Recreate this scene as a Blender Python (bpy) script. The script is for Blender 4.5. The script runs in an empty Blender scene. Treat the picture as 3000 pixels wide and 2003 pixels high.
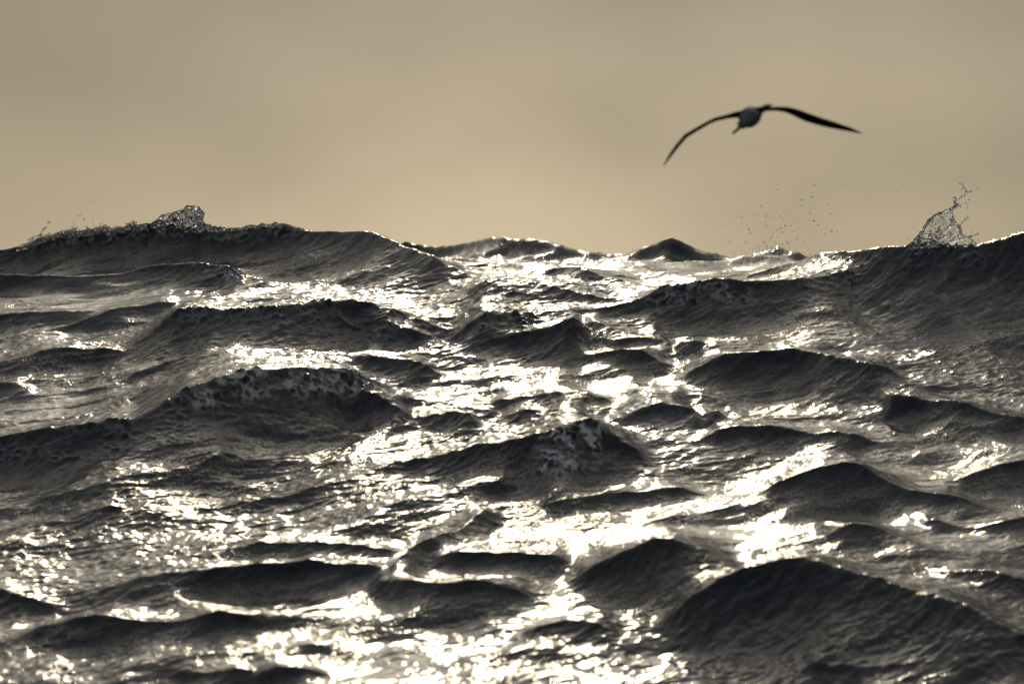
import bpy, bmesh, math, random
import numpy as np
from mathutils import Vector, Matrix

random.seed(7)
C = bpy.context.scene.collection
scene = bpy.context.scene

# ------------------------------------------------------------------ camera
EYE = 2.8                      # eye height above mean sea level (m)
FOCAL, SENSOR = 200.0, 36.0
PX = SENSOR / FOCAL / 3000.0   # angle of one photo pixel (rad)
VH = 770.0                     # photo row of the true horizon
PITCH = -(1001.5 - VH) * PX
cam_d = bpy.data.cameras.new('camera')
cam_d.lens = FOCAL
cam_d.sensor_width = SENSOR
cam_d.clip_start = 0.5
cam_d.clip_end = 20000
cam_d.dof.use_dof = True
cam_d.dof.focus_distance = 38.0
cam_d.dof.aperture_fstop = 3.6
cam_d.dof.aperture_blades = 9
cam = bpy.data.objects.new('camera', cam_d)
C.objects.link(cam)
cam.location = (0, 0, EYE)
cam.rotation_euler = (math.pi / 2 + PITCH, 0, 0)
scene.camera = cam

def at(u, v, y):
    """world point seen at photo pixel (u, v) at distance y along the view"""
    return Vector(((u - 1500.0) * PX * y, y, EYE - (v - VH) * PX * y))

# ------------------------------------------------------------------ sky, sun, exposure
SUN_EL, SUN_AZ = math.radians(16.0), math.radians(0.2)      # azimuth from +Y towards +X
world = bpy.data.worlds.new('World')
scene.world = world
world.use_nodes = True
wn, wl = world.node_tree.nodes, world.node_tree.links
wn.clear()
w_out = wn.new('ShaderNodeOutputWorld')
w_bg = wn.new('ShaderNodeBackground')
w_bg.inputs['Strength'].default_value = 0.1
sky = wn.new('ShaderNodeTexSky')
sky.sky_type = 'NISHITA'
sky.sun_disc = False
sky.sun_elevation = SUN_EL
sky.sun_rotation = SUN_AZ
sky.air_density = 1.5
sky.dust_density = 4.0
tc = wn.new('ShaderNodeTexCoord')
sep = wn.new('ShaderNodeSeparateXYZ')
wl.new(tc.outputs['Generated'], sep.inputs[0])
asin = wn.new('ShaderNodeMath'); asin.operation = 'ARCSINE'
wl.new(sep.outputs['Z'], asin.inputs[0])
# soft cloud bands: low-frequency noise shifts the elevation lookup
mp = wn.new('ShaderNodeMapping')
mp.inputs['Scale'].default_value = (9, 9, 22)
mp.inputs['Location'].default_value = (3.1, 0.4, 1.7)
wl.new(tc.outputs['Generated'], mp.inputs['Vector'])
nz = wn.new('ShaderNodeTexNoise')
nz.inputs['Scale'].default_value = 1.0
nz.inputs['Detail'].default_value = 4.0
nz.inputs['Roughness'].default_value = 0.45
wl.new(mp.outputs[0], nz.inputs['Vector'])
rampn = wn.new('ShaderNodeMapRange')
rampn.inputs['From Min'].default_value = 0.0
rampn.inputs['From Max'].default_value = math.radians(90)
wl.new(asin.outputs[0], rampn.inputs['Value'])
ramp = wn.new('ShaderNodeValToRGB')
cr = ramp.color_ramp
def srgb(r, g, b):
    f = lambda c: ((c / 255 + 0.055) / 1.055) ** 2.4 if c > 10 else c / 255 / 12.92
    return (f(r), f(g), f(b), 1)
stops = [(0.0, srgb(186, 169, 137)), (0.010, srgb(178, 162, 132)), (0.022, srgb(161, 147, 122)),
         (0.034, srgb(128, 117, 100)), (0.08, srgb(96, 93, 89)), (0.25, srgb(104, 103, 102)),
         (0.5, srgb(113, 117, 123)), (1.0, srgb(110, 119, 131))]
while len(cr.elements) < len(stops):
    cr.elements.new(0.5)
for e, (p, c) in zip(cr.elements, stops):
    e.position = p; e.color = c
shift = wn.new('ShaderNodeMath'); shift.operation = 'MULTIPLY_ADD'
shift.inputs[1].default_value = 0.010
wl.new(nz.outputs['Fac'], shift.inputs[0])
wl.new(rampn.outputs[0], shift.inputs[2])
shift2 = wn.new('ShaderNodeMath'); shift2.operation = 'SUBTRACT'
shift2.inputs[1].default_value = 0.005
wl.new(shift.outputs[0], shift2.inputs[0])
wl.new(shift2.outputs[0], ramp.inputs['Fac'])
# aureole of the veiled sun; its broadest lobe is added to lighten the wave faces
dotn = wn.new('ShaderNodeVectorMath'); dotn.operation = 'DOT_PRODUCT'
sd = (math.sin(SUN_AZ) * math.cos(SUN_EL), math.cos(SUN_AZ) * math.cos(SUN_EL), math.sin(SUN_EL))
dotn.inputs[1].default_value = sd
wl.new(tc.outputs['Generated'], dotn.inputs[0])
mx0 = wn.new('ShaderNodeMath'); mx0.operation = 'MAXIMUM'; mx0.inputs[1].default_value = 0.0
wl.new(dotn.outputs['Value'], mx0.inputs[0])
mottle = wn.new('ShaderNodeMapRange')
mottle.inputs['From Min'].default_value = 0.3; mottle.inputs['From Max'].default_value = 0.7
mottle.inputs['To Min'].default_value = 0.72; mottle.inputs['To Max'].default_value = 1.16
mp2 = wn.new('ShaderNodeMapping'); mp2.inputs['Scale'].default_value = (14, 14, 26); mp2.inputs['Location'].default_value = (8.1, 4.7, 2.9)
nz2 = wn.new('ShaderNodeTexNoise'); nz2.inputs['Scale'].default_value = 1.0; nz2.inputs['Detail'].default_value = 3.0; nz2.inputs['Roughness'].default_value = 0.4
wl.new(tc.outputs['Generated'], mp2.inputs['Vector']); wl.new(mp2.outputs[0], nz2.inputs['Vector'])
wl.new(nz2.outputs['Fac'], mottle.inputs['Value'])
clouds = wn.new('ShaderNodeVectorMath'); clouds.operation = 'SCALE'
wl.new(ramp.outputs['Color'], clouds.inputs[0]); wl.new(mottle.outputs[0], clouds.inputs['Scale'])
# the low sky is brightest under the veiled sun and falls off to both sides
az = wn.new('ShaderNodeMath'); az.operation = 'ARCTAN2'
wl.new(sep.outputs['X'], az.inputs[0]); wl.new(sep.outputs['Y'], az.inputs[1])
def wmath(op, a, b):
    m_ = wn.new('ShaderNodeMath'); m_.operation = op
    for i, q_ in enumerate((a, b)):
        if isinstance(q_, (int, float)): m_.inputs[i].default_value = q_
        else: wl.new(q_, m_.inputs[i])
    return m_.outputs[0]
dd = wmath('DIVIDE', wmath('SUBTRACT', az.outputs[0], math.radians(0.6)), math.radians(6.8))
gs = wmath('POWER', 2.71828, wmath('MULTIPLY', wmath('MULTIPLY', dd, dd), -1.0))
low = wn.new('ShaderNodeMapRange'); low.interpolation_type = 'SMOOTHSTEP'
low.inputs['From Min'].default_value = 0.08; low.inputs['From Max'].default_value = 0.45
low.inputs['To Min'].default_value = 0.62; low.inputs['To Max'].default_value = 0.0
wl.new(sep.outputs['Z'], low.inputs['Value'])
fall = wmath('SUBTRACT', 1.0, wmath('MULTIPLY', low.outputs[0], wmath('SUBTRACT', 1.0, gs)))
cl2 = wn.new('ShaderNodeVectorMath'); cl2.operation = 'SCALE'
wl.new(clouds.outputs[0], cl2.inputs[0]); wl.new(fall, cl2.inputs['Scale'])
addg = cl2.outputs[0]
for power, tint in ((7.0, (0.09, 0.081, 0.067)), (34.0, (0.17, 0.152, 0.118)), (260.0, (2.2, 1.95, 1.55))):
    powr = wn.new('ShaderNodeMath'); powr.operation = 'POWER'
    wl.new(mx0.outputs[0], powr.inputs[0]); powr.inputs[1].default_value = power
    glow = wn.new('ShaderNodeVectorMath'); glow.operation = 'SCALE'
    glow.inputs[0].default_value = tint
    wl.new(powr.outputs[0], glow.inputs['Scale'])
    ad = wn.new('ShaderNodeVectorMath'); ad.operation = 'ADD'
    wl.new(addg, ad.inputs[0]); wl.new(glow.outputs[0], ad.inputs[1])
    addg = ad.outputs[0]
up10 = wn.new('ShaderNodeVectorMath'); up10.operation = 'SCALE'; up10.inputs['Scale'].default_value = 37.0
wl.new(addg, up10.inputs[0])
mixs = wn.new('ShaderNodeMix'); mixs.data_type = 'RGBA'
mixs.inputs['Factor'].default_value = 0.985            # cloud cover over the clear sky
wl.new(sky.outputs[0], mixs.inputs['A']); wl.new(up10.outputs[0], mixs.inputs['B'])
wl.new(mixs.outputs['Result'], w_bg.inputs['Color'])
wl.new(w_bg.outputs[0], w_out.inputs['Surface'])

sun_d = bpy.data.lights.new('sun', 'SUN')
sun_d.energy = 0.5                # a veiled sun behind thin cloud
sun_d.angle = math.radians(2.0)
sun_d.color = (1.0, 0.84, 0.60)
sun = bpy.data.objects.new('sun', sun_d)
C.objects.link(sun)
sun.rotation_euler = Vector(sd).to_track_quat('Z', 'Y').to_euler()
sun.location = (0, 0, 50)

vs = scene.view_settings
vs.view_transform = 'Standard'; vs.look = 'None'; vs.gamma = 1.0; vs.exposure = -1.89
vs.use_curve_mapping = False

# ------------------------------------------------------------------ the sea surface
rng = np.random.default_rng(11)

def drop_base(y):
    """how far the big swell lies below eye level at distance y"""
    ys = np.array([0, 16, 20, 23, 26, 33, 40, 44, 48, 56, 60, 66, 75, 90, 110, 140, 1e5])
    ds = np.array([2.6, 2.6, 2.52, 2.30, 1.965, 1.16, .17, 0, .02, .08, .2, .6, 1.5, 2.4, 2.8, 2.8, 2.8])
    # monotone smooth interpolation (Catmull-Rom style on a fine table)
    yt = np.concatenate([np.linspace(0, 160, 1601), [1e5]])
    dt = np.interp(yt, ys, ds)
    k = np.hanning(41); k /= k.sum()
    dt[20:-21] = np.convolve(dt, k, 'same')[20:-21]
    return np.interp(y, yt, dt)

def base_z(y):
    return EYE - drop_base(y)

_yt = np.linspace(24, 60, 4000)
def solve_y(v, A):
    """distance at which a crest of height A above the swell is seen on photo row v"""
    vr = VH + (drop_base(_yt) - A) / (_yt * PX)
    i = int(np.argmin(np.where(_yt < 57, np.abs(vr - v), 1e9)))
    return _yt[i]

# crest lines: list of (u, v, face height in photo pixels), back length factor, roundness, optional forced distance
RIDGES = [
 # far crest behind the saddle
 dict(p=[(1000,745,30),(1080,730,45),(1162,714,60),(1213,709,62),(1298,713,60),(1383,706,70),(1447,700,80),(1490,699,80),(1575,701,88),(1638,711,84),(1724,728,74),(1779,741,60),(1830,733,60),(1880,722,75),(1905,719,78),(1940,710,80),(1983,703,74),(2000,709,66),(2042,713,62),(2085,722,54),(2130,736,40),(2191,731,42),(2255,724,46),(2290,744,34),(2400,775,40),(2500,790,10)], y=[(1100,48.5),(1700,46.5),(2300,46.0)], b=6, r=.7),
 dict(p=[(1180,790,6),(1240,775,25),(1330,768,35),(1420,775,40),(1500,790,30),(1600,815,8)], b=7),
 dict(p=[(1850,800,8),(1930,785,25),(2020,775,30),(2110,785,22),(2180,800,6)], b=7),
 # left skyline wave
 dict(p=[(-1100,800,10),(-600,775,45),(-260,760,60),(-120,748,80),(0,735,90),(60,725,110),(130,697,140),(220,684,150),(330,672,160),(420,662,170),(500,660,175),(600,672,165),(660,677,160),(750,664,165),(840,662,170),(900,674,165),(1000,684,150),(1075,680,140),(1120,689,120),(1150,705,110),(1190,726,105),(1300,755,100),(1350,788,95),(1390,803,90),(1500,817,85),(1600,836,70),(1750,852,50),(1900,872,6)], b=5, r=.6, y=[(1000,42.4),(1200,41.2),(1350,40.3),(1600,39.4),(1830,38.7)]),
 dict(p=[(-200,835,30),(0,820,45),(180,813,50),(350,800,55),(450,772,60),(580,769,65),(670,787,55),(710,815,40),(780,828,30),(840,850,8)], b=6),
 dict(p=[(-150,940,20),(0,930,35),(130,918,38),(250,916,30),(340,925,8)], b=6),
 dict(p=[(-150,1080,30),(0,1055,45),(80,1030,45),(120,1016,40),(200,1008,40),(300,1012,25),(380,1020,6)], b=7),
 dict(p=[(280,1025,8),(330,1010,25),(390,995,45),(450,955,70),(510,914,105),(580,898,120),(720,900,130),(800,886,135),(900,880,140),(1000,872,135),(1055,866,125),(1098,885,110),(1213,923,70),(1320,947,30),(1370,958,6)], b=5),
 dict(p=[(820,960,10),(920,930,50),(1000,918,75),(1085,911,90),(1140,934,85),(1255,966,55),(1310,980,10)], b=5, k=.6),
 # right skyline wave and its curl
 dict(p=[(2120,815,6),(2200,795,30),(2298,770,60),(2362,759,80),(2404,746,95),(2468,739,110),(2532,731,130),(2600,726,160),(2660,719,200),(2720,716,225),(2790,722,225),(2851,722,215),(2915,706,230),(3000,678,250),(3120,650,260),(3300,650,240),(3600,680,190),(4100,730,110),(4700,765,10)], b=4, y=[(2150,41.5),(2450,40.3),(2700,39.5)]),
 dict(p=[(1255,978,10),(1320,955,45),(1383,926,85),(1409,908,100),(1468,911,105),(1532,922,95),(1596,908,60),(1681,898,45),(1745,893,45),(1809,877,55),(1873,856,60),(1915,836,70),(2000,831,90),(2085,822,110),(2191,834,115),(2255,828,120),(2383,819,125),(2447,812,125),(2490,796,105),(2560,789,75),(2640,800,40),(2740,820,8)], b=6),
 dict(p=[(1270,760,10),(1340,752,40),(1430,757,55),(1528,770,55),(1640,800,40),(1760,832,10)], b=6),
 dict(p=[(1300,850,10),(1400,838,50),(1500,845,65),(1620,862,50),(1740,882,10)], b=6),
 dict(p=[(1540,800,8),(1640,793,35),(1740,799,45),(1850,815,30),(1930,832,6)], b=6),
 # low oblique crests running up to the right
 dict(p=[(-80,1012,6),(150,965,25),(350,908,36),(480,880,26),(560,868,6)], b=6),
 dict(p=[(-60,1195,6),(200,1150,24),(450,1085,32),(650,1030,26),(760,1005,6)], b=6),
 dict(p=[(640,1480,6),(850,1430,30),(1050,1385,44),(1180,1342,38),(1280,1312,8)], b=5),
 dict(p=[(900,1560,6),(1100,1502,30),(1300,1440,38),(1450,1400,28),(1530,1382,6)], b=5),
 dict(p=[(1560,1502,6),(1700,1470,22),(1850,1440,30),(2000,1415,24),(2090,1400,5)], b=6),
 # middle field
 dict(p=[(1370,1020,8),(1440,1000,20),(1511,979,45),(1575,950,75),(1630,940,95),(1681,938,95),(1715,968,60),(1758,1024,8)], b=5),
 dict(p=[(1690,938,20),(1745,941,65),(1809,964,60),(1873,976,45),(1930,985,8)], b=5),
 dict(p=[(1720,1006,8),(1745,1000,20),(1830,996,35),(1915,980,48),(1958,996,40),(2010,1010,8)], b=5),
 dict(p=[(1640,1060,6),(1745,1038,22),(1809,1034,28),(1907,1037,34),(1962,1062,20),(2000,1080,5)], b=6),
 dict(p=[(1960,1015,10),(2000,1007,35),(2026,1006,42),(2055,1017,36),(2085,1040,8)], b=4),
 dict(p=[(1950,1105,8),(2000,1087,30),(2064,1058,60),(2123,1028,90),(2149,1030,95),(2255,1028,95),(2315,1019,95),(2362,1032,95),(2404,1041,95),(2481,1058,85),(2575,1066,80),(2617,1079,65),(2660,1100,35),(2690,1116,6)], b=5),
 dict(p=[(2560,1195,10),(2600,1178,40),(2640,1168,60),(2700,1163,72),(2780,1170,68),(2860,1190,55),(2950,1215,40),(3030,1232,20),(3100,1240,5)], b=7),
 dict(p=[(960,1052,10),(1000,1046,40),(1085,1037,70),(1170,1040,70),(1213,1060,55),(1264,1085,25),(1310,1105,5)], b=6),
 dict(p=[(150,1262,5),(213,1243,15),(298,1213,20),(426,1166,28),(553,1106,34),(639,1081,38),(766,1055,42),(851,1038,46),(930,1036,35),(1010,1044,10)], b=7),
 # big left breaker
 dict(p=[(-1000,1390,10),(-600,1360,40),(-300,1330,60),(-150,1300,85),(0,1277,100),(85,1264,120),(170,1255,135),(255,1238,150),(307,1226,160),(366,1230,160),(426,1198,180),(532,1133,200),(639,1096,210),(766,1078,205),(851,1078,190),(1000,1088,140),(1043,1107,100),(1098,1116,65),(1132,1128,40),(1180,1145,8)], b=4.5, r=.5),
 dict(p=[(950,1195,10),(1000,1180,45),(1043,1154,70),(1128,1166,65),(1213,1192,45),(1270,1215,8)], b=5),
 dict(p=[(1190,1215,6),(1285,1194,35),(1340,1187,50),(1379,1209,45),(1404,1236,25),(1440,1255,5)], b=4),
 dict(p=[(1335,1194,5),(1362,1181,22),(1392,1176,28),(1438,1189,20),(1470,1200,4)], b=5),
 dict(p=[(1440,1222,6),(1472,1206,28),(1528,1185,50),(1562,1202,44),(1626,1218,22),(1670,1228,4)], b=5),
 dict(p=[(1430,1178,6),(1477,1160,30),(1575,1140,50),(1656,1142,50),(1702,1155,36),(1790,1178,6)], b=6),
 dict(p=[(1100,1360,15),(1200,1338,50),(1328,1313,80),(1413,1292,105),(1562,1264,150),(1626,1245,160),(1715,1220,165),(1775,1260,125),(1839,1304,75),(1924,1338,35),(1980,1360,6)], b=5),
 dict(p=[(1120,1510,6),(1200,1477,30),(1370,1400,46),(1500,1347,45),(1580,1330,8)], b=5),
 dict(p=[(1760,1240,6),(1796,1219,28),(1881,1186,58),(1945,1170,70),(2009,1181,60),(2051,1210,35),(2090,1225,6)], b=5),
 dict(p=[(2020,1216,6),(2050,1208,25),(2094,1205,38),(2149,1244,20),(2180,1260,4)], b=5),
 dict(p=[(2040,1290,6),(2100,1270,30),(2170,1255,45),(2300,1246,55),(2430,1262,50),(2540,1290,28),(2600,1305,4)], b=6),
 dict(p=[(2170,1470,8),(2210,1457,25),(2300,1431,60),(2390,1388,95),(2479,1365,110),(2536,1374,100),(2594,1410,75),(2683,1437,60),(2811,1450,50),(2913,1482,28),(2980,1500,5)], b=5),
 dict(p=[(2790,1432,6),(2836,1418,25),(2926,1388,40),(3000,1368,50),(3100,1360,40),(3200,1370,8)], b=6),
 # lower left slick and ripples
 dict(p=[(20,1505,6),(85,1481,25),(213,1430,55),(341,1396,70),(511,1366,65),(660,1350,30),(720,1345,5)], b=5, smooth=1),
 dict(p=[(-120,1545,10),(0,1532,25),(170,1524,32),(298,1494,22),(380,1478,4)], b=6),
 dict(p=[(-160,1140,10),(0,1128,25),(43,1132,28),(85,1149,18),(130,1160,4)], b=6),
 dict(p=[(500,1645,5),(575,1622,22),(766,1588,42),(958,1582,48),(1086,1594,42),(1169,1602,22),(1230,1606,4)], b=6),
 dict(p=[(300,1730,5),(383,1705,20),(511,1684,32),(639,1672,44),(734,1655,60),(881,1642,78),(958,1660,62),(1086,1673,40),(1180,1690,8)], b=6),
 dict(p=[(-150,1705,20),(0,1725,40),(64,1744,40),(160,1753,25),(230,1757,4)], b=6),
 dict(p=[(40,1880,6),(128,1846,30),(255,1808,60),(326,1799,74),(383,1813,58),(479,1824,40),(607,1814,42),(702,1827,30),(820,1845,8)], b=6),
 dict(p=[(930,1890,5),(970,1862,22),(1054,1801,40),(1137,1727,45),(1169,1660,42),(1245,1580,36),(1341,1533,28),(1469,1465,18),(1520,1450,4)], b=3),
 dict(p=[(1060,1725,8),(1118,1712,40),(1213,1704,78),(1277,1711,80),(1373,1709,75),(1500,1722,50),(1600,1735,10)], b=5),
 dict(p=[(1220,1650,6),(1277,1635,35),(1373,1622,66),(1500,1622,66),(1620,1640,40),(1700,1655,6)], b=6),
 dict(p=[(520,1970,5),(575,1955,28),(670,1951,45),(730,1965,22),(770,1975,4)], b=5),
 dict(p=[(690,1990,6),(740,1972,28),(798,1954,48),(894,1961,38),(980,1975,5)], b=5),
 # right foreground mountains
 dict(p=[(1640,1700,10),(1723,1661,60),(1819,1616,115),(1915,1585,160),(1992,1580,175),(2049,1597,150),(2107,1622,105),(2164,1648,60),(2220,1668,8)], b=5, r=1.2),
 dict(p=[(2120,1670,6),(2164,1652,30),(2266,1603,60),(2394,1574,75),(2439,1541,90),(2483,1532,95),(2554,1552,85),(2617,1590,55),(2700,1622,28),(2760,1640,5)], b=5),
 dict(p=[(1900,1850,15),(1947,1808,70),(2055,1733,130),(2100,1700,165),(2202,1662,210),(2330,1636,250),(2407,1628,260),(2490,1652,235),(2586,1699,205),(2681,1731,190),(2777,1746,185),(2873,1793,165),(2969,1848,135),(3060,1890,110),(3200,1950,10)], b=4, r=1.5),
 dict(p=[(2620,1690,6),(2680,1678,30),(2745,1667,50),(2841,1661,66),(3000,1693,55),(3120,1720,10)], b=5),
 dict(p=[(2660,1535,5),(2713,1520,20),(2780,1555,10),(2841,1563,35),(2969,1539,50),(3060,1530,40),(3150,1540,6)], b=6),
 dict(p=[(2340,1962,5),(2426,1948,32),(2586,1931,52),(2681,1932,50),(2764,1954,25),(2820,1965,4)], b=6),
 dict(p=[(1480,1860,5),(1560,1838,30),(1660,1822,45),(1755,1838,40),(1850,1870,8)], b=6),
]

class Ridge:
    pass

def prep(rd):
    R = Ridge()
    p = np.array(rd['p'], float)
    us = np.arange(p[0, 0], p[-1, 0] + 1, 6.0)
    v = np.interp(us, p[:, 0], p[:, 1]); F = np.interp(us, p[:, 0], p[:, 2])
    n = 7
    ker = np.hanning(n + 2)[1:-1]; ker /= ker.sum()
    sm = lambda a: np.convolve(np.pad(a, n // 2, 'edge'), ker, 'valid')
    v = sm(v); F = sm(F)
    ys = np.empty_like(us)
    for i in range(len(us)):
        A = 0.76 * F[i] * 33 * PX
        y = solve_y(v[i], A)
        A = 0.76 * F[i] * y * PX
        ys[i] = solve_y(v[i], A)
    if 'y' in rd:
        yy = rd['y'] if isinstance(rd['y'], list) else [(0, rd['y'])]
        ys = np.interp(us, [q[0] for q in yy], [q[1] for q in yy])
    else:
        m = max(9, min(31, (len(us) // 3) | 1))
        k2 = np.hanning(m + 2)[1:-1]; k2 /= k2.sum()
        ys = np.convolve(np.pad(ys, m // 2, 'edge'), k2, 'valid')
    for _ in range(40):                       # a crest line never bends sharply in plan
        xs = (us - 1500) * PX * ys
        sl = np.abs(np.gradient(ys) / np.maximum(np.gradient(xs), 1e-3))
        if sl.max() < 1.1: break
        ys = np.convolve(np.pad(ys, 6, 'edge'), np.ones(13) / 13, 'valid')
    R.u, R.v, R.F, R.y = us, v, F, ys
    R.x = (us - 1500) * PX * ys
    R.z = EYE - (v - VH) * PX * ys
    A0 = 0.76 * F * ys * PX
    R.A0 = A0
    R.A = np.clip(R.z - base_z(ys), 0.15 * A0, 1.8 * A0)
    R.b = rd.get('b', 5); R.r = rd.get('r', 1.0)
    # keep x strictly increasing
    R.xm = np.maximum.accumulate(R.x + np.arange(len(us)) * 1e-5)
    R.slope = np.gradient(R.y) / np.maximum(np.gradient(R.xm), 1e-3)
    R.slope = np.clip(R.slope, -3, 3)
    return R

def ridge_height(R, X, Y):
    """height this crest adds over the plan points (X, Y)"""
    lim = (X > R.xm[0]) & (X < R.xm[-1])
    out = np.zeros_like(X)
    if not lim.any():
        return out
    x = X[lim]; y = Y[lim]
    yc = np.interp(x, R.xm, R.y); A = np.interp(x, R.xm, R.A); Ae = np.interp(x, R.xm, R.A0)
    sl = np.interp(x, R.xm, R.slope)
    s = (y - yc) / np.sqrt(1 + sl * sl)
    L = Ae + 0.02
    rr = 0.05 * R.r * L
    sa = np.sqrt(s * s + rr * rr) - rr
    Lf = 2.6 * L
    t = sa / Lf
    front = np.exp(-1.9 * t) * (1 + 0.25 * t) - 0.10 * np.exp(-((t - 1.5) / 0.7) ** 2) * np.clip(t * 2, 0, 1)
    tb = sa / (R.b * L)
    back = np.exp(-(tb * 1.25) ** 1.35)
    ew = min(0.5, 0.3 * (R.xm[-1] - R.xm[0]))
    ext = np.clip((x - R.xm[0]) / ew, 0, 1) * np.clip((R.xm[-1] - x) / ew, 0, 1)
    A = A * ext * ext * (3 - 2 * ext)
    out[lim] = A * np.where(s < 0, front, back)
    return out

ridges = [prep(r) for r in RIDGES]
# fit the crest heights so that the summed surface passes through each crest line
for it in range(12):
    for i, R in enumerate(ridges):
        tot = base_z(R.y)
        for Q in ridges:
            if Q.xm[-1] < R.x[0] or Q.xm[0] > R.x[-1]:
                continue
            tot = tot + ridge_height(Q, R.xm.copy(), R.y.copy())
        err = R.z - tot
        R.A = np.clip(R.A + 0.6 * err, 0.1 * R.A0, 3.0 * R.A0 + 0.03)
        k = np.hanning(9)[1:-1]; k /= k.sum()
        R.A = np.convolve(np.pad(R.A, 3, 'edge'), k, 'valid')


# --- random wind sea by inverse FFT
def ocean(N, L, kdir, lam_min, lam_max, slope_rms, spread, seed, expo=4.0):
    g = np.random.default_rng(seed)
    k1 = np.fft.fftfreq(N, L / N) * 2 * np.pi
    kx, ky = np.meshgrid(k1, k1)
    k = np.hypot(kx, ky); k[0, 0] = 1e-6
    kd = np.array(kdir) / np.hypot(*kdir)
    c = (kx * kd[0] + ky * kd[1]) / k
    D = np.abs(c) ** spread * np.where(c > 0, 1.0, 0.25) + 0.03
    P = k ** (-expo) * D
    lo, hi = 2 * np.pi / lam_max, 2 * np.pi / lam_min
    P *= np.exp(-(lo / k) ** 4) * np.exp(-(k / hi) ** 4)
    H = np.sqrt(P) * (g.normal(size=(N, N)) + 1j * g.normal(size=(N, N)))
    H[0, 0] = 0
    h = np.fft.ifft2(H).real
    sx = np.fft.ifft2(1j * kx * H).real; sy = np.fft.ifft2(1j * ky * H).real
    s = slope_rms / math.sqrt((sx ** 2 + sy ** 2).mean())
    dx = np.fft.ifft2(1j * kx / k * H).real; dy = np.fft.ifft2(1j * ky / k * H).real
    return h * s, dx * s, dy * s

def sample(F, L, X, Y):
    N = F[0].shape[0]
    fx = (X / L * N) % N; fy = (Y / L * N) % N
    i = np.floor(fx).astype(np.int32); j = np.floor(fy).astype(np.int32)
    a = (fx - i).astype(np.float32); b = (fy - j).astype(np.float32)
    i %= N; j %= N; i2 = (i + 1) % N; j2 = (j + 1) % N
    return [(f[j, i] * (1 - a) + f[j, i2] * a) * (1 - b) + (f[j2, i] * (1 - a) + f[j2, i2] * a) * b for f in F]

chop = ocean(1024, 21.0, (0.86, -0.51), 0.22, 1.8, 0.12, 4.0, 3, 4.2)
ripple = ocean(1024, 7.3, (0.80, -0.60), 0.035, 0.20, 0.115, 5.0, 5, 3.3)
patch = ocean(256, 31.0, (0.5, -0.8), 1.2, 9.0, 1.0, 1.0, 9)

# --- the grid: dense where the lens looks, coarser outwards, on to the horizon
def spaced(segs):
    out = []
    for a, b, n in segs:
        out.append(np.linspace(a, b, n, endpoint=False))
    out.append([segs[-1][1]])
    return np.concatenate(out)

rows = spaced([(2, 20, 24), (20, 25, 40), (25, 26.4, 50), (26.4, 33, 400), (33, 43, 470), (43, 58, 170), (58, 75, 40), (75, 160, 40)])
rows = np.concatenate([rows, 160 * 1.25 ** np.arange(1, 20)])
half = spaced([(0, 0.098, 520), (0.098, 0.125, 60), (0.125, 0.3, 45), (0.3, 1.2, 25)])[1:]
cols = np.concatenate([-half[::-1], [0], half])
Tn, Yg = np.meshgrid(cols, rows)
Xg = Tn * Yg
Zg = base_z(Yg)
near = (Yg > 20) & (Yg < 75)
ch = sample(chop, 21.0, Xg, Yg)
rp = sample(ripple, 7.3, Xg * 0.97 + Yg * 0.243, Yg * 0.97 - Xg * 0.243)
pt = sample(patch[:1], 31.0, Xg, Yg)[0]
pt = pt / pt.std()
# the crests run unevenly: the small sea bends them and breaks their edges
Xw = Xg - 1.2 * ch[1] - 2.0 * rp[1]
Yw = Yg - 1.2 * ch[2] - 2.0 * rp[2] + 0.05 * pt
for R in ridges:
    y0, y1 = R.y.min() - 3.5, R.y.max() + 9
    i0, i1 = np.searchsorted(rows, [y0, y1])
    Zg[i0:i1] += ridge_height(R, Xw[i0:i1], Yw[i0:i1])
def froth_mask(i, u0, u1, d, up_=0.06):
    R = ridges[i]
    m = np.zeros_like(Xg)
    ok = (Xw > R.xm[0]) & (Xw < R.xm[-1])
    x, y = Xw[ok], Yw[ok]
    sl = np.interp(x, R.xm, R.slope)
    sd_ = (y - np.interp(x, R.xm, R.y)) / np.sqrt(1 + sl * sl)
    u = np.interp(x, R.xm, R.u)
    w = np.clip((u - u0) / 60, 0, 1) * np.clip((u1 - u) / 60, 0, 1)
    m[ok] = w * np.clip((sd_ + d) / (0.4 * d), 0, 1) * np.clip((up_ - sd_) / 0.06, 0, 1)
    return m
def find_ridge(u, v):
    return min(range(len(ridges)), key=lambda i: np.abs(ridges[i].u - u).min() + np.abs(np.interp(u, ridges[i].u, ridges[i].v) - v))
turb = np.zeros_like(Xg); pale = np.zeros_like(Xg)
for (u, v, u0, u1, d, st, fo) in [
        (766, 1078, 540, 1130, 0.30, 1.0, 1.0), (200, 1252, -100, 600, 0.55, 0.55, 0.12),
        (1626, 1245, 1540, 1780, 0.70, 1.4, 1.8), (1450, 911, 1370, 1620, 0.40, 1.0, 0.3),
        (2000, 831, 1850, 2230, 0.40, 1.2, 0.55), (2480, 796, 2420, 2640, 0.2, 0.8, 0.2),
        (640, 780, 540, 740, 0.25, 0.9, 0.9), (880, 880, 480, 1010, 0.40, 0.7, 0.2), (1085, 911, 830, 1200, 0.3, 0.6, 0.15),
        (2230, 728, 2130, 2310, 0.25, 1.0, 0.1), (1638, 940, 1560, 1720, 0.12, 0.6, 0.1), (2330, 1028, 2250, 2560, 0.06, 0.4, 0.1),
        (500, 660, 60, 900, 0.22, 0.9, 0.35), (2720, 716, 2620, 2900, 0.3, 0.9, 0.1), (600, 1090, 0, 430, 0.3, 0.4, 0.05)]:
    m = froth_mask(find_ridge(u, v), u0, u1, d)
    turb = np.maximum(turb, m * st); pale = np.maximum(pale, m * fo)
Hr = Zg - base_z(Yg)
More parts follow.
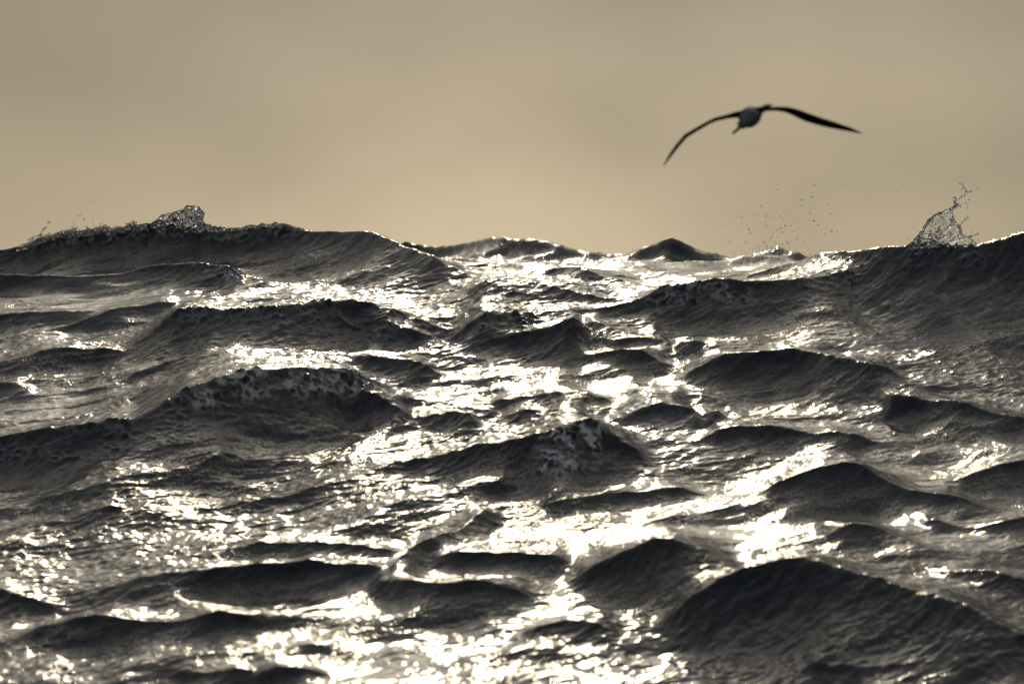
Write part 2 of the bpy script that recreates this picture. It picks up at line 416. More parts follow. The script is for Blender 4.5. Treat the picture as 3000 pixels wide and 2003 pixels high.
fade_r = np.clip((70 - Yg) / 20, 0, 1) * np.clip((Yg - 15) / 6, 0, 1)
far = np.clip((Yg - 60) / 60, 0, 1)
amp_c = (1.0 + 3.0 * far + 0.9 * np.clip((Yg - 43) / 3, 0, 1)) * np.clip(1.1 - 3.0 * np.maximum(Hr, 0), 0.35, 1)
amp_r = fade_r * np.clip(1.0 + 0.35 * pt, 0.3, 1.8)
Xf = Xg + 1.15 * ch[1] * amp_c + 0.8 * rp[1] * amp_r
Yf = Yg + 1.15 * ch[2] * amp_c + 0.8 * rp[2] * amp_r
Zf = Zg + ch[0] * amp_c + rp[0] * amp_r
def noise2(X, Y, seed, L, lmin, lmax, expo=3.2):
    f = ocean(256, L, (1, 0), lmin, lmax, 1.0, 0.0, seed, expo)[0]
    f = f / f.std()
    return sample([f], L, X, Y)[0]
tn1 = noise2(Xg, Yg * 0.8, 41, 2.7, 0.035, 0.22, 3.0)
tn2 = noise2(Xg + 0.02 * tn1, Yg * 0.8, 42, 3.9, 0.05, 0.45, 3.2)
turb = turb * np.clip(0.55 + 0.5 * tn2, 0, 1.3)
Zf = Zf + turb * (0.011 * (np.minimum(np.abs(tn1), 1.6) - 0.5) + 0.008 * np.minimum(np.abs(tn2), 1.5))
Xf = Xf + turb * 0.008 * np.clip(tn2, -1.5, 1.5)
Zf = np.where(Yg > 400, base_z(Yg), Zf)

def grid_mesh(name, X, Y, Z):
    nr, nc = X.shape
    me = bpy.data.meshes.new(name)
    co = np.stack([X, Y, Z], -1).reshape(-1, 3).astype(np.float32)
    me.vertices.add(nr * nc); me.vertices.foreach_set('co', co.ravel())
    idx = np.arange(nr * nc, dtype=np.int32).reshape(nr, nc)
    q = np.stack([idx[:-1, :-1], idx[:-1, 1:], idx[1:, 1:], idx[1:, :-1]], -1).reshape(-1, 4)
    me.loops.add(q.size); me.loops.foreach_set('vertex_index', q.ravel())
    me.polygons.add(len(q))
    me.polygons.foreach_set('loop_start', np.arange(0, q.size, 4, dtype=np.int32))
    me.update(calc_edges=True)
    me.polygons.foreach_set('use_smooth', np.ones(len(q), bool))
    me.validate()
    return me

def mat(name):
    m = bpy.data.materials.new(name); m.use_nodes = True
    return m, m.node_tree.nodes, m.node_tree.links, m.node_tree.nodes['Principled BSDF']

sea_m, n, l, bs = mat('sea_water')
bs.inputs['Base Color'].default_value = (0.010, 0.0135, 0.0155, 1)
bs.inputs['Roughness'].default_value = 0.10
bs.inputs['IOR'].default_value = 1.333
geo = n.new('ShaderNodeNewGeometry')
mpr = n.new('ShaderNodeMapping'); mpr.vector_type = 'TEXTURE'      # ripples drawn out along the crests of the wind
mpr.inputs['Rotation'].default_value = (0, 0, math.radians(53))
mpr.inputs['Scale'].default_value = (4.0, 1.0, 1.0)
l.new(geo.outputs['Position'], mpr.inputs['Vector'])
nb = n.new('ShaderNodeTexNoise')                      # fine wind ripples as a slope field
nb.inputs['Scale'].default_value = 160.0; nb.inputs['Detail'].default_value = 3.0
nb.inputs['Roughness'].default_value = 0.6
l.new(mpr.outputs[0], nb.inputs['Vector'])
np_ = n.new('ShaderNodeTexNoise')                     # slicks and cat's paws
np_.inputs['Scale'].default_value = 0.9; np_.inputs['Detail'].default_value = 3.0
mpp = n.new('ShaderNodeMapping'); mpp.inputs['Rotation'].default_value = (0, 0, math.radians(-37))
mpp.inputs['Scale'].default_value = (1.6, 0.5, 1.0)
l.new(geo.outputs['Position'], mpp.inputs['Vector']); l.new(mpp.outputs[0], np_.inputs['Vector'])
mr = n.new('ShaderNodeMapRange')
mr.inputs['From Min'].default_value = 0.35; mr.inputs['From Max'].default_value = 0.65
mr.inputs['To Min'].default_value = 0.16; mr.inputs['To Max'].default_value = 0.95
l.new(np_.outputs['Fac'], mr.inputs['Value'])
cen = n.new('ShaderNodeVectorMath'); cen.operation = 'SUBTRACT'; cen.inputs[1].default_value = (0.5, 0.5, 0.5)
l.new(nb.outputs['Color'], cen.inputs[0])
flt = n.new('ShaderNodeVectorMath'); flt.operation = 'MULTIPLY'; flt.inputs[1].default_value = (1, 1, 0)
l.new(cen.outputs[0], flt.inputs[0])
amp = n.new('ShaderNodeVectorMath'); amp.operation = 'SCALE'
l.new(flt.outputs[0], amp.inputs[0]); l.new(mr.outputs[0], amp.inputs['Scale'])
addn = n.new('ShaderNodeVectorMath'); addn.operation = 'ADD'
l.new(geo.outputs['Normal'], addn.inputs[0]); l.new(amp.outputs[0], addn.inputs[1])
nrm = n.new('ShaderNodeVectorMath'); nrm.operation = 'NORMALIZE'
l.new(addn.outputs[0], nrm.inputs[0])
l.new(nrm.outputs[0], bs.inputs['Normal'])

sea = bpy.data.objects.new('sea', grid_mesh('sea', Xf, Yf, Zf))
sea.data.materials.append(sea_m)
sea['kind'] = 'structure'
C.objects.link(sea)

# foam that the last breaker left on the face of the right-hand wave
up = (Xf / Yf) / PX + 1500; vp = VH + (EYE - Zf) / (Yf * PX)
fn = noise2(Xf * 1.0, Yf * 0.55, 21, 6.0, 0.09, 0.9)
fn2 = noise2(Xf, Yf, 22, 9.0, 0.6, 3.0)
x0, y0 = at(2720, 900, 38.2).x, 38.2
reg = np.exp(-((Xf - x0) / 0.85) ** 4 - ((Yf - y0) / 1.3) ** 4)
foam = np.clip((noise2(Xf, Yf * 0.45, 24, 5.3, 0.04, 0.5, 2.9) + 0.9 * fn2 - 1.1) / 1.2, 0, 1) ** 0.8 * reg * 0.35
web = np.clip(1.35 - np.abs(tn1) * 1.6, 0, 1) * np.clip(0.6 + 0.6 * tn2, 0, 1)
foam = np.clip(np.maximum(foam, pale * web), 0, 1)
att = sea.data.attributes.new('foam', 'FLOAT', 'POINT')
att.data.foreach_set('value', foam.astype(np.float32).ravel())
fa = n.new('ShaderNodeAttribute'); fa.attribute_name = 'foam'
fm = n.new('ShaderNodeMix'); fm.data_type = 'RGBA'
l.new(fa.outputs['Fac'], fm.inputs['Factor'])
fm.inputs['A'].default_value = (0.009, 0.012, 0.014, 1); fm.inputs['B'].default_value = (0.72, 0.72, 0.72, 1)
l.new(fm.outputs['Result'], bs.inputs['Base Color'])
rm = n.new('ShaderNodeMapRange'); rm.inputs['To Min'].default_value = 0.10; rm.inputs['To Max'].default_value = 0.7
l.new(fa.outputs['Fac'], rm.inputs['Value']); l.new(rm.outputs[0], bs.inputs['Roughness'])

# ------------------------------------------------------------------ water thrown up by the breakers
def tag(o, label, cat, group=None, kind=None):
    o['label'] = label; o['category'] = cat
    if group: o['group'] = group
    if kind: o['kind'] = kind
    return o

def hit(u, v):
    """nearest point of the sea surface seen on photo pixel (u, v)"""
    c = int(np.argmin(np.abs(cols - (u - 1500) * PX)))
    r0, r1 = np.searchsorted(rows, [26.0, 56.0])
    vv = vp[r0:r1, c]
    k = np.nonzero(vv <= v)[0]
    i = (k[0] if len(k) else int(np.argmin(vv))) + r0
    return Vector((Xf[i, c], Yf[i, c], Zf[i, c]))

def crest_point(u, v, y):
    """skyline point of the sea near distance y in the column of photo pixel u"""
    c = int(np.argmin(np.abs(cols - (u - 1500) * PX)))
    r0, r1 = np.searchsorted(rows, [y - 2.5, y + 2.5])
    i = int(np.argmin(vp[r0:r1, c])) + r0
    return Vector((Xf[i, c], Yf[i, c], Zf[i, c]))

def blobs(name, pts, rad, voxel, material, smooth=2):
    """one closed water body from points with radii, by way of a fog volume"""
    me = bpy.data.meshes.new(name + '_points')
    me.from_pydata([tuple(p) for p in pts], [], [])
    a = me.attributes.new('rad', 'FLOAT', 'POINT')
    a.data.foreach_set('value', np.array(rad, np.float32))
    ob = bpy.data.objects.new(name + '_points', me)
    C.objects.link(ob)
    ng = bpy.data.node_groups.new(name, 'GeometryNodeTree')
    ng.interface.new_socket('Geometry', in_out='INPUT', socket_type='NodeSocketGeometry')
    ng.interface.new_socket('Geometry', in_out='OUTPUT', socket_type='NodeSocketGeometry')
    gi = ng.nodes.new('NodeGroupInput'); go = ng.nodes.new('NodeGroupOutput')
    m2p = ng.nodes.new('GeometryNodeMeshToPoints')
    na = ng.nodes.new('GeometryNodeInputNamedAttribute'); na.data_type = 'FLOAT'; na.inputs['Name'].default_value = 'rad'
    p2v = ng.nodes.new('GeometryNodePointsToVolume'); p2v.resolution_mode = 'VOXEL_SIZE'
    p2v.inputs['Voxel Size'].default_value = voxel
    v2m = ng.nodes.new('GeometryNodeVolumeToMesh'); v2m.resolution_mode = 'GRID'
    v2m.inputs['Threshold'].default_value = 0.2
    L_ = ng.links
    L_.new(gi.outputs[0], m2p.inputs['Mesh']); L_.new(na.outputs['Attribute'], m2p.inputs['Radius'])
    L_.new(na.outputs['Attribute'], p2v.inputs['Radius'])
    L_.new(m2p.outputs[0], p2v.inputs['Points']); L_.new(p2v.outputs[0], v2m.inputs['Volume'])
    L_.new(v2m.outputs[0], go.inputs[0])
    md = ob.modifiers.new('blobs', 'NODES'); md.node_group = ng
    sm = ob.modifiers.new('smooth', 'SMOOTH'); sm.factor = 0.5; sm.iterations = smooth
    dg = bpy.context.evaluated_depsgraph_get()
    out = bpy.data.meshes.new_from_object(ob.evaluated_get(dg), depsgraph=dg)
    out.name = name
    bpy.data.objects.remove(ob)
    out.materials.clear(); out.materials.append(material)
    out.polygons.foreach_set('use_smooth', np.ones(len(out.polygons), bool))
    o = bpy.data.objects.new(name, out)
    C.objects.link(o)
    return o

clear_m, n_, l_, b_ = mat('clear_water')
b_.inputs['Base Color'].default_value = (0.93, 0.96, 0.97, 1)
b_.inputs['Roughness'].default_value = 0.05; b_.inputs['IOR'].default_value = 1.333
b_.inputs['Transmission Weight'].default_value = 1.0
froth_m, n_, l_, b_ = mat('frothy_water')
b_.inputs['Base Color'].default_value = (0.90, 0.91, 0.91, 1)
b_.inputs['Roughness'].default_value = 0.28; b_.inputs['IOR'].default_value = 1.333
b_.inputs['Transmission Weight'].default_value = 0.9

R_ = random.Random(5)
def line_pts(px, y, r, step=0.004, jitter=0.0, bead=0.35):
    """beaded water thread along photo points, at distance y (a number or one per point)"""
    ys = y if isinstance(y, list) else [y] * len(px)
    P = [at(a[0], a[1], q) for a, q in zip(px, ys)]
    pts, rad = [], []
    t = R_.random() * 9
    for i in range(len(P) - 1):
        seg = P[i + 1] - P[i]; m = max(1, int(seg.length / step))
        for k in range(m):
            f = k / m
            p = P[i] + seg * f
            t += step
            p = p + Vector((math.sin(t * 31), math.sin(t * 23 + 1), math.sin(t * 37 + 2))) * jitter
            r0 = r[0] + (r[1] - r[0]) * ((i + f) / (len(P) - 1))
            pts.append(p); rad.append(r0 * (1 + bead * math.sin(t * 75) * math.sin(t * 31 + 1)))
    return pts, rad

def cr4(x, y):          # crop used for reading the photo -> photo pixels
    return (2000 + x / 2.349, 500 + y / 2.349)

# --- the tall splash on the right
ysp = crest_point(2710, 710, 39.6).y + 0.05
pts, rad = [], []
def add(pr):
    pts.extend(pr[0]); rad.extend(pr[1])
def film(poly, y, bulge, thick, seed, hole=0.0, step=0.0042):
    """a thin curved sheet of water inside a photo polygon, its thickness rippling"""
    g = random.Random(seed)
    P = [at(a[0], a[1], y) for a in poly]
    xs = [p.x for p in P]; zs = [p.z for p in P]
    cx, cz = sum(xs) / len(xs), sum(zs) / len(zs); w = max(xs) - min(xs) + 1e-6; h = max(zs) - min(zs) + 1e-6
    ph = [g.random() * 6.28 for _ in range(8)]
    x = min(xs)
    while x < max(xs):
        z = min(zs)
        while z < max(zs):
            inside = False
            for i in range(len(P)):
                a, b = P[i], P[i - 1]
                if (a.z > z) != (b.z > z) and x < (b.x - a.x) * (z - a.z) / (b.z - a.z) + a.x:
                    inside = not inside
            if inside:
                e = ((x - cx) / w * 2) ** 2 + ((z - cz) / h * 2) ** 2
                wav = math.sin(x * 55 + z * 20 + ph[0]) * math.sin(z * 48 - x * 17 + ph[1]) + 0.6 * math.sin(x * 120 + ph[2] + 3 * math.sin(z * 60 + ph[3]))
                if wav > -1.25 + hole:
                    yy = y - bulge * (1 - e) + 0.012 * math.sin(x * 40 + z * 33 + ph[4])
                    pts.append(Vector((x + g.uniform(-1, 1) * .001, yy, z + g.uniform(-1, 1) * .001)))
                    rad.append(thick * (1 + 0.10 * wav))
            z += step
        x += step
q = lambda *a: [cr4(x, y) for x, y in a]
film(q((1560, 520), (1610, 470), (1650, 420), (1690, 350), (1740, 305), (1800, 285), (1850, 290), (1868, 345), (1850, 380), (1780, 420), (1760, 470), (1790, 520), (1700, 530)), ysp, 0.10, 0.0075, 1)
film(q((1760, 470), (1790, 420), (1860, 370), (1905, 385), (1920, 440), (1900, 480), (1840, 500), (1790, 520)), ysp - 0.06, 0.06, 0.007, 2)
film(q((1900, 470), (1950, 455), (2000, 500), (2010, 530), (1930, 540), (1870, 520)), ysp - 0.02, 0.05, 0.0075, 3)
film(q((1560, 520), (1640, 470), (1720, 480), (1800, 520), (1900, 520), (2000, 530), (2080, 570), (2135, 610), (2060, 600), (1950, 570), (1830, 560), (1720, 560), (1640, 560), (1580, 580)), ysp - 0.10, 0.05, 0.011, 4, 0.15)
film(q((1580, 580), (1600, 525), (1650, 500), (1640, 555)), ysp - 0.16, 0.03, 0.008, 6)
for px, r in [
    (q((1555, 525), (1610, 470), (1650, 420), (1690, 350), (1740, 305), (1800, 283), (1850, 262), (1880, 232)), (0.014, 0.009)),
    (q((1880, 232), (1868, 215), (1885, 195), (1918, 185), (1942, 165), (1952, 148), (1945, 122), (1930, 100), (1922, 92)), (0.008, 0.0055)),
    (q((1850, 262), (1885, 245), (1910, 245), (1935, 225), (1948, 222)), (0.008, 0.005)),
    (q((1868, 215), (1872, 240), (1845, 275), (1862, 310), (1868, 350), (1905, 388), (1921, 440), (1955, 458), (2000, 500), (2075, 555), (2138, 615)), (0.007, 0.012)),
    (q((1910, 385), (1912, 365), (1930, 350), (1945, 338)), (0.005, 0.004)),
    (q((1860, 305), (1890, 320), (1915, 295), (1925, 270)), (0.003, 0.003)),
    (q((1955, 458), (1985, 455), (2012, 440), (2030, 435)), (0.007, 0.006)),
    (q((1740, 310), (1790, 320), (1868, 345)), (0.005, 0.006)),
    (q((1700, 380), (1740, 400), (1790, 420), (1868, 350)), (0.006, 0.007)),
    (q((1650, 440), (1720, 440), (1760, 470), (1840, 430), (1905, 390)), (0.008, 0.007)),
    (q((1780, 420), (1760, 470), (1800, 520)), (0.008, 0.010)),
    (q((1720, 330), (1700, 400), (1720, 460), (1690, 520)), (0.006, 0.008)),
    (q((1580, 582), (1600, 560), (1640, 560), (1650, 500)), (0.008, 0.008)),
    (q((1905, 550), (1950, 520), (2000, 535), (2060, 580), (2130, 612)), (0.010, 0.010)),
    (q((1700, 500), (1740, 470), (1760, 430), (1740, 380)), (0.010, 0.006)),
]:
    add(line_pts(px, [ysp - 0.05 * math.sin(i * 1.7) for i in range(len(px))], r, 0.004, 0.004))
for x, y, r in [(1870, 188, .011), (1908, 90, .009), (1952, 150, .013), (1885, 235, .014), (1848, 270, .013), (1905, 250, .011), (1868, 215, .010), (1915, 180, .010), (1755, 425, .016), (1865, 355, .014), (1908, 405, .013), (1700, 455, .016), (1640, 475, .015), (1960, 460, .012), (1985, 455, .010)]:
    pts.append(at(*cr4(x, y), ysp - 0.02)); rad.append(r)
g = random.Random(33)
for _ in range(420):      # churned root of the splash
    x = g.uniform(1590, 2090); y = 500 + (x - 1590) * 0.12 + g.gauss(8, 16)
    p = at(*cr4(x, y), ysp - 0.10 + g.uniform(-.08, .04)); rr = g.uniform(.006, .015)
    pts.append(p); rad.append(rr)
sp = blobs('water_splash', pts, rad, 0.0040, clear_m, 7)
tag(sp, 'tall clear splash of water thrown up from the crest at the right', 'splash')

# --- froth bodies: clear lumpy water heaped along a breaking crest
def froth(name, label, path, y, height, depth, count, rr, seed, material, voxel=0.006, sit=None, base=0.0, area=None):
    """path: photo points along the foot of the froth with the height (photo px) of the heap at each"""
    g = random.Random(seed)
    pts, rad = [], []
    us = [p[0] for p in path]
    for _ in range(count):
        u = g.uniform(us[0], us[-1])
        v = np.interp(u, us, [p[1] for p in path]); h = np.interp(u, us, [p[2] for p in path])
        if area: v = v - g.random() * h * 1.0
        c = crest_point(u, v, y) if sit == 'crest' else hit(u, v)
        t = g.random() ** 1.3
        hgt = (area or h) * PX * c.y
        wob = 0.65 + 0.35 * math.sin(u * 0.11 + seed) * math.sin(u * 0.043 + 1)
        p = c + Vector((g.gauss(0, .01), g.gauss(0, depth) - depth * 0.3, base + t * hgt * wob))
        pts.append(p); rad.append(g.uniform(*rr) * (1.15 - 0.5 * t))
    for u in np.arange(us[0], us[-1], 2.5):       # an unbroken root joins the lumps
        c = crest_point(u, np.interp(u, us, [p[1] for p in path]), y)
        pts.append(c + Vector((0, -.01, 0))); rad.append(0.013)
    o = blobs(name, pts, rad, voxel, material, 2)
    tag(o, label, 'breaking crest' if 'crest' in name else 'foam')
    return o

ylf = 42.5
# left plume: a curled lump with a lacy body
pl = lambda x, y: (x / 2.24, 550 + y / 2.24)
pts, rad = [], []
yl = crest_point(540, 660, ylf).y - 0.03
film([pl(*a) for a in ((960, 260), (1010, 225), (1060, 195), (1130, 170), (1190, 150), (1240, 125), (1290, 135), (1330, 165), (1335, 200), (1320, 235), (1350, 265), (1250, 275), (1100, 270))], yl, 0.10, 0.011, 8, 0.1, 0.006)
for _ in range(260):
    a = g.random() ** 0.8
    x = 900 + 440 * a; top = np.interp(x, [900, 1000, 1100, 1190, 1240, 1290, 1330, 1345], [262, 232, 190, 155, 128, 134, 160, 210])
    y = g.uniform(top + 6, 285)
    pts.append(at(*pl(x, y), yl + g.gauss(-.03, .06))); rad.append(g.uniform(.008, .021))
for px in [[(1180, 160), (1240, 127), (1300, 135), (1335, 170), (1332, 205), (1300, 225), (1270, 210), (1275, 180), (1310, 170)],
           [(900, 262), (1000, 235), (1060, 200), (1120, 172), (1180, 160)], [(1200, 190), (1230, 165), (1270, 160)]]:
    pr = line_pts([pl(*a) for a in px], yl - 0.03, (0.012, 0.016), 0.005, 0.006); pts += pr[0]; rad += pr[1]
for _ in range(160):      # the lump sags into the crest on its right
    x = g.uniform(1300, 1480); y = g.uniform(np.interp(x, [1300, 1345, 1400, 1480], [215, 235, 256, 268]), 280)
    pts.append(at(*pl(x, y), yl + g.gauss(-.02, .05))); rad.append(g.uniform(.007, .015))
o = blobs('breaking_crest', pts, rad, 0.006, clear_m, 4)
tag(o, 'curling glassy lump of water toppling off the highest wave at left', 'breaking crest')
froth('breaking_crest', 'long low ridge of broken glassy water running to the left edge of the skyline', [(60, 722, 10), (110, 704, 22), (150, 700, 34), (220, 688, 34), (300, 676, 34), (360, 668, 30), (430, 658, 26)], ylf, 0, .07, 2600, (.005, .012), 12, froth_m, 0.0055, 'crest', -.03)
froth('breaking_crest', 'thin glinting lip of broken water just right of the curling lump', [(640, 680, 4), (700, 672, 10), (760, 666, 12), (850, 664, 12), (890, 672, 4)], ylf, 0, .05, 500, (.005, .010), 13, froth_m, 0.0055, 'crest', -.01)
pr = line_pts([pl(*a) for a in ((262, 312), (275, 295), (290, 275), (302, 258))], yl, (.008, .006), 0.004, .004)
pr2 = line_pts([pl(*a) for a in ((195, 345), (225, 328), (262, 320), (275, 300))], yl, (.012, .006), 0.004, .004)
o = blobs('water_jet', pr[0] + pr2[0], pr[1] + pr2[1], 0.0042, clear_m, 1)
tag(o, 'thin jet of water leaning right above the low left end of the skyline', 'splash')
# --- single drops in the air
drop_me = bpy.data.meshes.new('water_droplet')
bm = bmesh.new(); bmesh.ops.create_icosphere(bm, subdivisions=2, radius=1.0)
bm.to_mesh(drop_me); bm.free()
drop_me.materials.append(clear_m)
drop_me.polygons.foreach_set('use_smooth', np.ones(len(drop_me.polygons), bool))
def droplet(p, r, label, group):
    o = bpy.data.objects.new('water_droplet', drop_me)
    o.location = p; o.scale = (r, r * 0.95, r * 1.05)
    C.objects.link(o)
    tag(o, label, 'droplet', group)
yd = 40.5
cloud = [(903,97,5),(893,182,7),(820,202,6),(818,243,6),(537,246,6),(878,296,6),(573,316,6),(690,345,5),(902,348,8),(933,377,6),(704,380,7),(675,398,6),(455,403,8),(760,416,5),(1024,417,8),(978,433,5),(464,433,5),(686,426,6),(611,462,7),(562,494,8),(722,500,8),(321,493,4),(836,498,5),(436,495,5),(880,580,5),(725,566,10),(1322,455,5),(1320,40,5),(1057,68,4),(1115,104,4),(650,132,5),(890,154,5),(1002,238,5),(1015,300,5),(680,324,5),(603,386,5),(571,380,5),(600,330,4),(490,306,4),(508,308,4),(650,412,4),(640,495,5),(390,525,5),(1180,514,5),(1553,468,5),(1470,140,4),(365,126,4),(670,310,4),(580,400,4),(640,335,4),(785,350,4),(830,378,4),(1064,420,5),(890,430,4),(953,548,5),(770,520,5),(808,525,5),(404,320,5),(297,378,4),(278,462,4)]
for x, y, d in cloud:
    droplet(at(*cr4(x, y), yd + R_.uniform(-.5, .5)), d / 2.349 * PX * yd * 0.95, 'clear round droplet flying in the loose cloud above the skyline, left of the tall splash', 'droplets flying above the skyline')
for x, y, d in [(1908,90,10),(1945,80,6),(1980,147,15),(2037,130,9),(2022,122,6),(1972,205,10),(1960,240,8),(1957,260,8),(1945,340,14),(1960,325,12),(1925,355,11),(1920,130,9),(2032,435,12),(2015,447,9),(2018,220,6),(2100,223,6),(2010,95,5),(2047,245,5),(1990,425,7),(1985,405,5),(2035,482,9),(2230,228,6),(1950,222,9),(1862,195,9),(1878,186,9)]:
    droplet(at(*cr4(x, y), ysp + R_.uniform(-.08, .08)), d / 2.349 * PX * ysp * 0.66, 'clear drop flung off the top and right edge of the tall splash', 'drops flung off the tall splash')
for x, y, d in [(320,230,14),(300,262,10),(512,183,8),(530,175,8),(553,210,10),(610,240,7),(620,95,5),(480,230,6),(715,215,6),(710,265,18),(492,255,7),(545,190,5),(610,215,5)]:
    droplet(at(*pl(x, y), yl + R_.uniform(-.1, .1)), d / 2.24 * PX * yl * 0.66, 'clear drop hanging over the broken crest at the left end of the skyline', 'drops over the left crest')
# the finest spray, too small to count
bm = bmesh.new()
g = random.Random(71)
def spray(cx, cy, sx, sy, nn, y, r0, r1):
    for _ in range(nn):
        u, v = cr4(g.gauss(cx, sx), g.gauss(cy, sy))
        m = Matrix.Translation(at(u, v, y + g.gauss(0, .3))) @ Matrix.Scale(g.uniform(r0, r1), 4)
        bmesh.ops.create_icosphere(bm, subdivisions=1, radius=1.0, matrix=m)
spray(680, 400, 170, 110, 170, yd, .0015, .0032)
spray(900, 200, 250, 120, 60, yd, .0012, .0025)
spray(1950, 220, 70, 110, 50, ysp, .0015, .003)
spray(300, 640, 200, 60, 130, yd - .4, .002, .004)
spray(600, 560, 90, 25, 140, 45.6, .002, .006)
spray(600, 500, 90, 60, 110, yd, .0016, .004)
spray(1850, 480, 130, 40, 120, ysp, .0015, .004)
me = bpy.data.meshes.new('spray'); bm.to_mesh(me); bm.free()
me.polygons.foreach_set('use_smooth', np.ones(len(me.polygons), bool))
me.materials.append(clear_m)
o = bpy.data.objects.new('spray', me); C.objects.link(o)
tag(o, 'fine mist of tiny drops blown off the crests along the right half of the skyline', 'spray', kind='stuff')

# ------------------------------------------------------------------ the seabird
YB = 75.0
def cb(x, y, dy=0.0):    # bird crop -> world
    return at(1880 + x / 3.2625, 260 + y / 3.2625, YB + dy)
dark_m, n_, l_, b_ = mat('dark_feathers')
b_.inputs['Base Color'].default_value = (0.020, 0.018, 0.018, 1); b_.inputs['Roughness'].default_value = 0.7
pale_m, n_, l_, b_ = mat('pale_feathers')
nt = n_.new('ShaderNodeTexNoise'); nt.inputs['Scale'].default_value = 9.0
rp_ = n_.new('ShaderNodeValToRGB')
rp_.color_ramp.elements[0].color = (0.10, 0.10, 0.108, 1); rp_.color_ramp.elements[1].color = (0.22, 0.22, 0.225, 1)
gt = n_.new('ShaderNodeTexCoord'); l_.new(gt.outputs['Object'], nt.inputs['Vector'])
l_.new(nt.outputs['Fac'], rp_.inputs['Fac']); l_.new(rp_.outputs['Color'], b_.inputs['Base Color'])
b_.inputs['Roughness'].default_value = 0.75
beak_m, n_, l_, b_ = mat('horn_beak')
b_.inputs['Base Color'].default_value = (0.28, 0.19, 0.12, 1); b_.inputs['Roughness'].default_value = 0.4
eye_m, n_, l_, b_ = mat('dark_eye')
b_.inputs['Base Color'].default_value = (0.01, 0.01, 0.01, 1); b_.inputs['Roughness'].default_value = 0.1

def loft(bm, rings, mi):
    vs = [[bm.verts.new(p) for p in r] for r in rings]
    m = len(rings[0])
    for a, b in zip(vs[:-1], vs[1:]):
        for k in range(m):
            f = bm.faces.new((a[k], a[(k + 1) % m], b[(k + 1) % m], b[k])); f.material_index = mi; f.smooth = True
    for r, fl in ((vs[0], True), (vs[-1], False)):
        f = bm.faces.new(r[::-1] if fl else r); f.material_index = mi
    bmesh.ops.recalc_face_normals(bm, faces=bm.faces)

def finish(name, bm, mats):
    me = bpy.data.meshes.new(name); bm.to_mesh(me); bm.free()
    for m_ in mats: me.materials.append(m_)
    o = bpy.data.objects.new(name, me); C.objects.link(o)
    return o

bird = bpy.data.objects.new('seabird', None); C.objects.link(bird)
bird.location = cb(1030, 280)
tag(bird, 'large dark winged seabird gliding on long arched wings in the sky at right', 'bird')

def wing_rings(secs):
    """secs: crop x, y of the mid-chord, apparent height (crop px), chord (m), thickness (m), sweep dy (m)"""
    out = []
    for i, (x, y, hgt, ch_, th, dy) in enumerate(secs):
        c = cb(x, y, dy)
        a = secs[max(0, i - 1)]; b = secs[min(len(secs) - 1, i + 1)]
        span = (cb(b[0], b[1], b[5]) - cb(a[0], a[1], a[5])).normalized()
        ap = max(0.0, hgt * 1.12 / 3.2625 * PX * YB - th * 0.6)
        pit = math.asin(min(0.95, ap / ch_))
        nrm0 = Vector((-span.z, 0, span.x)).normalized()
        if nrm0.z < 0: nrm0 = -nrm0
        chd = Vector((0, 1, 0)) * math.cos(pit) - nrm0 * math.sin(pit)      # leading edge near the viewer and high
        nn = span.cross(chd).normalized()
        if nn.z < 0: nn = -nn
        prof = [(-.5, 0), (-.44, .55), (-.25, 1), (0, .9), (.25, .55), (.5, .06), (.25, .1), (0, .0), (-.25, -.25), (-.44, -.3)]
        out.append([c + chd * (px * ch_) + nn * (pz * th * 0.6) for px, pz in prof])
    return out
left = [(205, 748, 6, .03, .006, .10), (232, 700, 20, .08, .010, .07), (262, 655, 34, .12, .013, .04), (330, 560, 42, .16, .017, .01), (420, 452, 46, .19, .022, -.03), (500, 408, 44, .20, .026, -.05), (560, 374, 42, .205, .028, -.06), (640, 328, 42, .21, .030, -.06), (700, 300, 44, .22, .034, -.05), (820, 272, 46, .23, .038, -.02), (900, 255, 66, .24, .044, .0), (1000, 245, 80, .25, .05, .03)]
right = [(1060, 225, 60, .25, .05, .05), (1130, 210, 52, .25, .046, .05), (1210, 202, 44, .24, .042, .05), (1290, 198, 44, .235, .038, .05), (1370, 202, 56, .23, .034, .05), (1440, 222, 70, .225, .032, .05), (1500, 245, 82, .22, .030, .06), (1570, 276, 88, .215, .027, .07), (1680, 312, 80, .20, .023, .09), (1800, 345, 72, .18, .019, .11), (1900, 370, 56, .15, .015, .14), (1980, 390, 44, .11, .012, .17), (2060, 415, 24, .07, .009, .20), (2112, 433, 6, .03, .006, .23)]
bmw = bmesh.new(); loft(bmw, wing_rings(left + right), 1)
wing_o = finish('wing_tmp', bmw, [pale_m, dark_m])

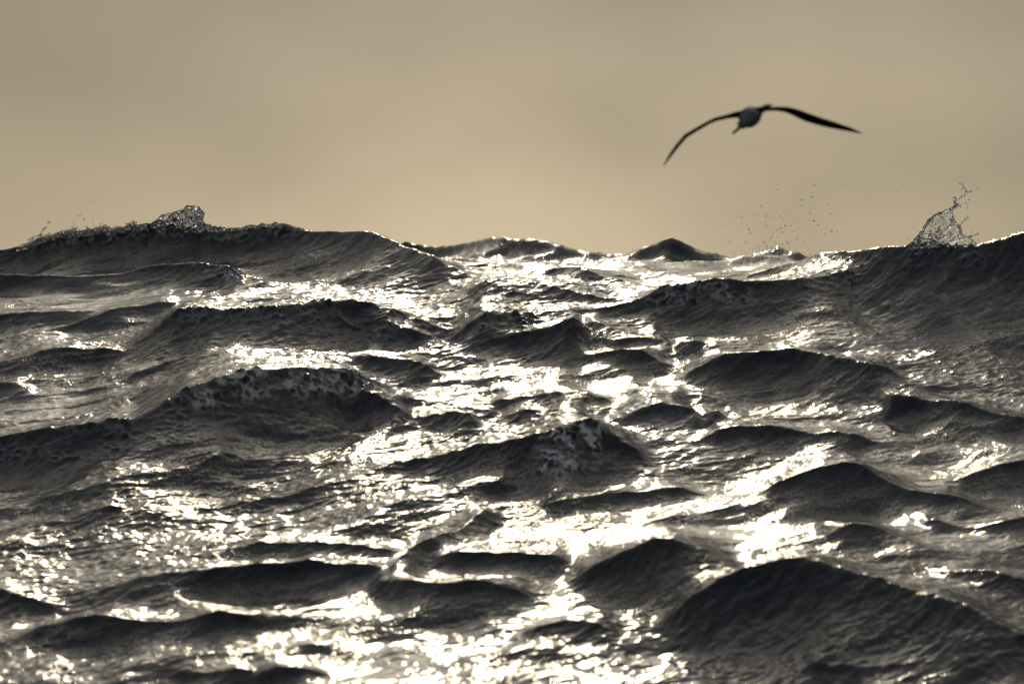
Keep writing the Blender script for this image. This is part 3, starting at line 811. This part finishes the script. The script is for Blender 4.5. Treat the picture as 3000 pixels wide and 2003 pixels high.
def ring(c, d, rx, rz, m=16):
    d = d.normalized(); sx = d.cross(Vector((0, 0, 1))).normalized(); sz = sx.cross(d)
    return [c + sx * (math.cos(2 * math.pi * k / m) * rx) + sz * (math.sin(2 * math.pi * k / m) * rz) for k in range(m)]
spine = [(938, 372, -.43, .020, .020), (944, 362, -.41, .045, .042), (958, 346, -.36, .066, .060), (972, 335, -.31, .072, .066), (985, 318, -.25, .075, .074), (1000, 300, -.17, .105, .105), (1018, 285, -.06, .140, .135), (1040, 265, .08, .145, .138), (1068, 245, .22, .115, .105), (1105, 222, .36, .075, .065), (1150, 195, .48, .055, .034), (1185, 172, .57, .062, .018), (1218, 152, .66, .070, .010)]
rings = []
for i, (x, y, dy, rx, rz) in enumerate(spine):
    a = spine[max(0, i - 1)]; b = spine[min(len(spine) - 1, i + 1)]
    rings.append(ring(cb(x, y, dy), cb(b[0], b[1], b[2]) - cb(a[0], a[1], a[2]), rx, rz))
bmb = bmesh.new(); loft(bmb, rings, 0)
for f in bmb.faces:
    c = f.calc_center_median()
    if c.y > YB + 0.42: f.material_index = 1
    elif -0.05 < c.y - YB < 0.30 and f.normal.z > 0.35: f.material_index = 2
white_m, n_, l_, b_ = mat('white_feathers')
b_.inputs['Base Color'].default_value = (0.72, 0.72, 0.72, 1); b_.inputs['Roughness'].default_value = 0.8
bmb.normal_update()
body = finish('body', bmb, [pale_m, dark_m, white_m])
bo = body.modifiers.new('union', 'BOOLEAN'); bo.operation = 'UNION'; bo.solver = 'EXACT'; bo.object = wing_o
ss = body.modifiers.new('soft', 'SMOOTH'); ss.factor = 0.4; ss.iterations = 2
dg = bpy.context.evaluated_depsgraph_get()
nme = bpy.data.meshes.new_from_object(body.evaluated_get(dg), depsgraph=dg)
body.modifiers.clear(); body.data = nme; nme.name = 'body'
nme.polygons.foreach_set('use_smooth', np.ones(len(nme.polygons), bool))
bpy.data.objects.remove(wing_o)
bmk = bmesh.new()
hd = cb(938, 368, -.42); tip = cb(868, 432, -.50)
dv = tip - hd
loft(bmk, [ring(hd + dv * t, dv, r, r * 1.25, 10) for t, r in ((-.15, .022), (.1, .021), (.4, .017), (.7, .015), (.85, .017), (.95, .013))] + [ring(tip + Vector((0.004, 0, -.012)), dv, .004, .004, 10)], 0)
beak = finish('beak', bmk, [beak_m])
eyes = []
for sx in (-1, 1):
    bme = bmesh.new()
    bmesh.ops.create_icosphere(bme, subdivisions=2, radius=.010, matrix=Matrix.Translation(cb(958, 340, -.38) + Vector((sx * .058, -.02, .014))))
    eyes.append(finish('eye', bme, [eye_m]))
for o in [body, beak] + eyes:
    o.parent = bird
    o.matrix_parent_inverse = Matrix.Translation(-bird.location)
